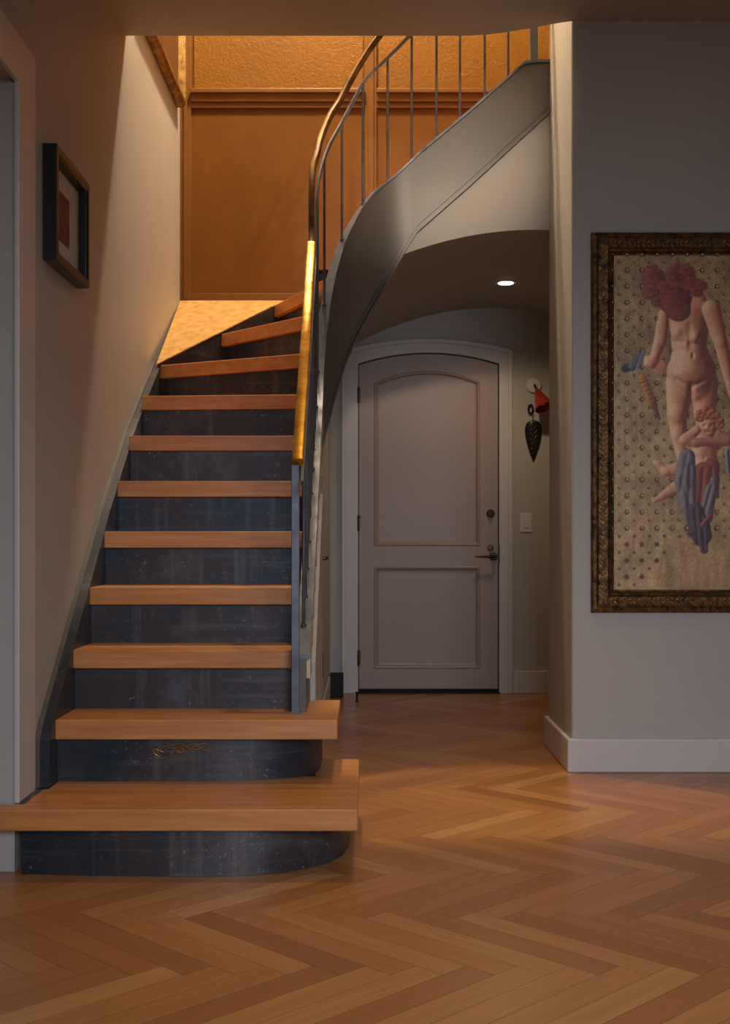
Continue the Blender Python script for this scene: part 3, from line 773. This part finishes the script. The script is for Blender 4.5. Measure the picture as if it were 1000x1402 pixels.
    for u, v, r in ((500, 350, 72), (560, 420, 50), (480, 440, 52), (520, 500, 34), (640, 300, 34), (700, 320, 50), (650, 390, 56), (730, 400, 60), (785, 400, 36), (610, 340, 40), (760, 440, 34)):
        cap((u, v), (u+10, v+4), r, r*.8, c3(156, 80, 58), c3(104, 46, 32), 16, .7)
        for q, a0 in ((.74, .6), (.46, 2.4), (.22, 4.0)):
            th = np.arctan2(V-v, U-u-r*.1)
            ring = np.abs(np.hypot(U-u-r*.1, (V-v)*1.2)-r*q*(1+.10*np.sin(3*th+a0+u)))
            put(st((7-ring)/7)*(.35+.3*np.sin(th+a0)), c3(78, 26, 20))
            put(st((5-np.abs(ring-9))/6)*(.18+.18*np.sin(th+a0+3)), c3(178, 92, 72))
    cap((630, 505), (650, 545), 92, 72, c3(146, 66, 42), c3(96, 44, 28), 12, .8)
    # blue bird-like ribbon and a gilded quiver
    cap((330, 900), (372, 885), 22, 26, c3(62, 60, 66), c3(42, 38, 44)); cap((372, 880), (420, 815), 24, 18, c3(118, 112, 112), c3(72, 66, 72))
    cap((400, 900), (440, 800), 8, 12, c3(140, 134, 146), c3(96, 88, 100))
    cap((432, 955), (500, 1120), 25, 26, c3(196, 138, 60), c3(120, 64, 24)); cap((500, 1120), (536, 1200), 18, 8, c3(150, 84, 44), c3(92, 44, 26))
    for k in range(6): cap((424+14*k, 985+24*k), (468+12*k, 968+24*k), 3, 3, c3(112, 66, 24), c3(112, 66, 24), 3)
    # child and drapery
    Y = 1139
    BL, BD = c3(128, 120, 126), c3(62, 50, 60)
    body([((640, 1500), (575, 1512), 42, 34), ((575, 1515), (528, 1470), 30, 22), ((528, 1470), (508, 1460), 20, 14)], SL, SM, SD, nb=2)
    body([((650, 1605), (560, 1658), 42, 26), ((560, 1658), (505, 1692), 26, 15), ((505, 1690), (496, 1672), 14, 9)], SL*.92, SM*.92, SD, nb=2)
    body([((800, 1370), (806, 1480), 76, 80), ((806, 1500), (800, 1560), 76, 60), ((720, 1350), (880, 1350), 34, 34)], SL*1.02, SM, SD, extra=((780, 1400, 40, 40, 10),), cuts=(((806, 1430), (806, 1440), 6, 9),), nb=4)
    RDm = c3(124, 58, 42)
    body([((800, 1520), (790, 1700), 62, 60), ((850, 1480), (850, 1640), 46, 44), ((830, 1640), (830, 1760), 40, 30)], c3(150, 84, 58), RDm, c3(86, 42, 30), cuts=(((800, 1500), (780, 1740), 10, 24), ((850, 1500), (836, 1760), 9, 20)), nb=3)
    body([((700, 1430), (690, 1560), 50, 66), ((690, 1560), (705, 1720), 66, 52), ((710, 1720), (760, 1800), 48, 60), ((845, 1620), (812, 1790), 34, 44), ((860, 1560), (856, 1620), 20, 26)], c3(138, 124, 118), c3(106, 92, 92), c3(68, 54, 58),
         cuts=(((700, 1420), (660, 1640), 12, 12), ((720, 1480), (712, 1740), 14, 16), ((670, 1560), (740, 1780), 12, 12), ((850, 1600), (800, 1780), 8, 22)), nb=3)
    body([((750, 1760), (765, 1850), 56, 62), ((740, 1850), (730, 1880), 46, 30), ((790, 1840), (800, 1900), 50, 50), ((790, 1900), (806, 1985), 40, 22), ((760, 1880), (770, 1930), 50, 30)], c3(98, 74, 76), c3(76, 54, 60), c3(46, 32, 38),
         cuts=(((750, 1740), (770, 1960), 8, 24), ((790, 1780), (806, 1980), 8, 22), ((715, 1800), (750, 1900), 8, 18)), nb=3)
    body([((792, 1835), (840, 1776), 14, 10)], c3(168, 84, 84), c3(126, 56, 58), c3(80, 32, 36), nb=1)
    body([((955, 1400), (962, 1520), 30, 22)], c3(150, 142, 150), c3(104, 96, 108), c3(56, 46, 60), cuts=(((955, 1390), (962, 1520), 7, 18),), nb=2)
    body([((690, 1322), (760, 1268), 34, 26), ((680, 1330), (760, 1346), 30, 28)], SL*1.02, SM, SD, nb=2)
    body([((950, 1318), (890, 1290), 30, 26), ((760, 1340), (950, 1336), 26, 28)], SL*.82, c3(150, 84, 60), c3(100, 46, 32), nb=2)
    body([((826, 1235), (834, 1262), 54, 44)], SL*1.06, SM, SD, extra=((822, 1254, 12, 14, 8), (800, 1262, 16, 14, 6), (850, 1262, 16, 14, 6)), cuts=(((802, 1240), (814, 1240), 7, 12), ((840, 1240), (852, 1240), 7, 12), ((814, 1280), (838, 1280), 6, 10)), nb=3)
    for u, v, r in ((776, 1196, 24), (790, 1168, 30), (828, 1150, 34), (866, 1168, 32), (890, 1200, 30), (898, 1238, 22), (846, 1180, 26), (808, 1184, 22)):
        body([((u-r*.4, v), (u+r*.4, v+r*.3), r*.85, r*.7)], c3(206, 124, 74), c3(156, 84, 50), c3(96, 44, 28), cuts=(((u-r*.3, v+r*.1), (u+r*.3, v-r*.2), 6, 12),), nb=1)
    # worn gold shadow at the lower right
    put(st((V-2020)/200)*st((U-520)/200)*N*.5, c3(112, 84, 60))
    img = (img-110)*1.12+122
    img = np.clip(img + (N2[..., None]-.5)*16, 0, 255)
    lin = np.where(img/255 <= .04045, img/255/12.92, ((img/255+.055)/1.055)**2.4)
    rgba = np.ones((NY, NX, 4)); rgba[..., :3] = lin
    ox, oy, oz = parent_origin(big)
    co = np.stack([(PX-500)*DW/F-ox, np.full_like(PX, DW-.013-oy), EYE+(HZ-PY)*DW/F-oz], -1).reshape(-1, 3)
    idx = np.arange(NX*NY).reshape(NY, NX)
    q = np.stack([idx[1:, :-1], idx[1:, 1:], idx[:-1, 1:], idx[:-1, :-1]], -1).reshape(-1, 4)
    bk = NX*NY
    back = [(co[k][0], DW-.004-oy, co[k][2]) for k in (idx[-1, 0], idx[-1, -1], idx[0, -1], idx[0, 0])]
    me = bpy.data.meshes.new('canvas')
    me.from_pydata(co.tolist()+back, [], q.tolist()+[[bk+3, bk+2, bk+1, bk]])
    at = me.color_attributes.new('paint', 'FLOAT_COLOR', 'POINT')
    at.data.foreach_set('color', np.concatenate([rgba.reshape(-1, 4), np.ones((4, 4))*.2]).ravel())
    t = NT('painted_gold_field'); an = t.n.new('ShaderNodeAttribute'); an.attribute_name = 'paint'
    t.bump(t.noise(t.coord(), 60, 5, .7), .35, .004)
    me.materials.append(t.set(color=an.outputs['Color'], rough=.42, metal=.12))
    o = bpy.data.objects.new('canvas', me); COL.objects.link(o); o.parent = big
    # raised gilt studs, one beside each star outside the figure
    bm = BM()
    for u, v, k in stars:
        j = int((u/K+780-xl)/(xr-xl)*(NX-1)); i = int((v/K+300-yt)/(yb-yt)*(NY-1))
        if 0 <= i < NY and 0 <= j < NX and blocked[i, j] < .3 and v < 1900:
            x = ((u/K+780)-500)*DW/F; z = EYE+(HZ-(v/K+300))*DW/F; r = .0058 if k == 0 else .0034
            lathe(bm, [(r, 0), (r*.8, r*.7), (r*.3, r*1.05), (0, r*1.1)], (x+.0015, DW-.013, z+.0015), (0, -1, 0), 8)
    s = obj('gilt_studs', bm, M['stud'], big, smooth=True); s['kind'] = 'stuff'
build_canvas()

# ---------------------------------------------------------------- hall things
# recessed lamp in the vault
xl_, yl_ = .775, 6.75; zl_ = vz(xl_)
rl = thing('recessed_downlight', (xl_, yl_, zl_), 'small round glowing recessed downlight in the arched hall ceiling', 'ceiling light')
bm = BM(); lathe(bm, [(.040, -.004), (.058, -.004), (.058, 0.0), (.040, .012)], (xl_, yl_, zl_), (0, 0, 1), 32); obj('trim_ring', bm, M['white'], rl, smooth=True)
bm = BM(); lathe(bm, [(0, -.008), (.041, -.008), (.043, -.003), (0, -.003)], (xl_, yl_, zl_), (0, 0, 1), 32); obj('diffuser', bm, M['glow'], rl, smooth=True)
# wall sconce with a red cone
c = px(731, 528, DH)
sc = thing('wall_sconce', c, 'red cone wall lamp on a white round base right of the hall door', 'wall lamp')
bm = BM(); lathe(bm, [(0, 0), (.047, 0), (.047, .010), (.040, .018), (0, .020)], c, (0, -1, 0), 28); obj('base_plate', bm, M['white'], sc, smooth=True)
bm = BM(); a = c+Vector((0, -.02, 0)); tip = px(735, 533, DH-.075)
tube(bm, [a, a+Vector((.0, -.03, .0)), tip], .006, 10); obj('arm', bm, M['bronze'], sc, smooth=True)
bm = BM(); end = px(746, 558, DH-.13); ax = (end-tip)
h = ax.length
lathe(bm, [(.006, -.004), (.012, 0), (.060, h), (.057, h), (.010, .004)], tip, ax, 28); obj('lamp_shade', bm, M['red'], sc, smooth=True)
bm = BM(); lathe(bm, [(0, h*.35), (.014, h*.4), (.024, h*.62), (.018, h*.8), (0, h*.86)], tip, ax, 18); obj('bulb', bm, M['white'], sc, smooth=True)
# carved leaf-shaped ornament under the lamp
c = px(730.5, 603, DH)
orn = thing('carved_wall_ornament', c, 'dark carved teardrop ornament hanging on the hall wall below the red lamp', 'ornament')
bm = BM(); rings = []
for k in range(25):
    t = k/24; zc = .125-.255*t
    wv = .052*math.sin(math.pi*min(1, t*1.0)**.52)**.8 if 0 < t < 1 else .002
    rings.append([(c.x+wv*math.cos(a), DH-.004-max(0, math.sin(a))*min(.022, wv*.6)-(.0 if math.sin(a) > 0 else 0), c.z+zc) for a in [math.pi*2*j/20 for j in range(20)]])
loft(bm, rings); obj('body', bm, M['black'], orn, smooth=True)
bm = BM()
for zc, ww in ((.075, .030), (.045, .036), (.015, .034), (-.015, .027), (-.045, .019), (-.075, .011)):
    for s in (-1, 1):
        tube(bm, [(c.x, DH-.026, c.z+zc-.008), (c.x+s*ww*.5, DH-.027, c.z+zc+.012), (c.x+s*ww, DH-.016, c.z+zc+.004), (c.x+s*ww*.6, DH-.022, c.z+zc-.010)], .0028, 6)
tube(bm, [(c.x, DH-.026, c.z+.10), (c.x, DH-.028, c.z+.02), (c.x, DH-.020, c.z-.10)], .003, 6)
obj('relief_carving', bm, M['bronze'], orn, smooth=True)
bm = BM()
tube(bm, [(c.x-.004, DH-.012, c.z+.12), (c.x-.006, DH-.012, c.z+.145), (c.x+.004, DH-.008, c.z+.165)], .002, 6)
tube(bm, [(c.x-.018+.014*math.cos(a), DH-.014, c.z+.19+.026*math.sin(a)) for a in [math.pi*2*j/14 for j in range(15)]], .006, 8)
obj('hanger', bm, M['black'], orn, smooth=True)
# rocker light switch
c = px(720.5, 715.5, DH)
sw = thing('light_switch', c, 'white rocker light switch on the wall right of the hall door', 'light switch')
bobj('cover_plate', M['white'], sw, (c.x-.037, c.x+.037, DH-.006, DH, c.z-.058, c.z+.058), bevel=.003)
bobj('rocker', M['white'], sw, (c.x-.017, c.x+.017, DH-.010, DH-.005, c.z-.033, c.z+.033), bevel=.002)
# black box on the floor in the corner left of the door
c = px(459.5, 955, 7.28)
bb = thing('black_box', (c.x, 7.3, 0), 'small black upright box on the floor left of the hall door', 'box')
bobj('body', M['matteblack'], bb, (c.x-.032, c.x+.046, 7.28, 7.38, .004, .140), bevel=.003)
bobj('side_panel', M['stringer'], bb, (c.x-.036, c.x-.031, 7.28, 7.38, .004, .137))
c = px(489, 962, 7.1)
ds = thing('door_stop', (c.x, 7.1, 0), 'tiny metal post on the floor at the door hinge side', 'door stop')
bm = BM(); lathe(bm, [(0, 0), (.012, 0), (.012, .004), (.006, .008), (.006, .042), (.009, .046), (.009, .058), (0, .06)], (c.x, 7.1, 0), (0, 0, 1), 14); obj('body', bm, M['bronze'], ds, smooth=True)
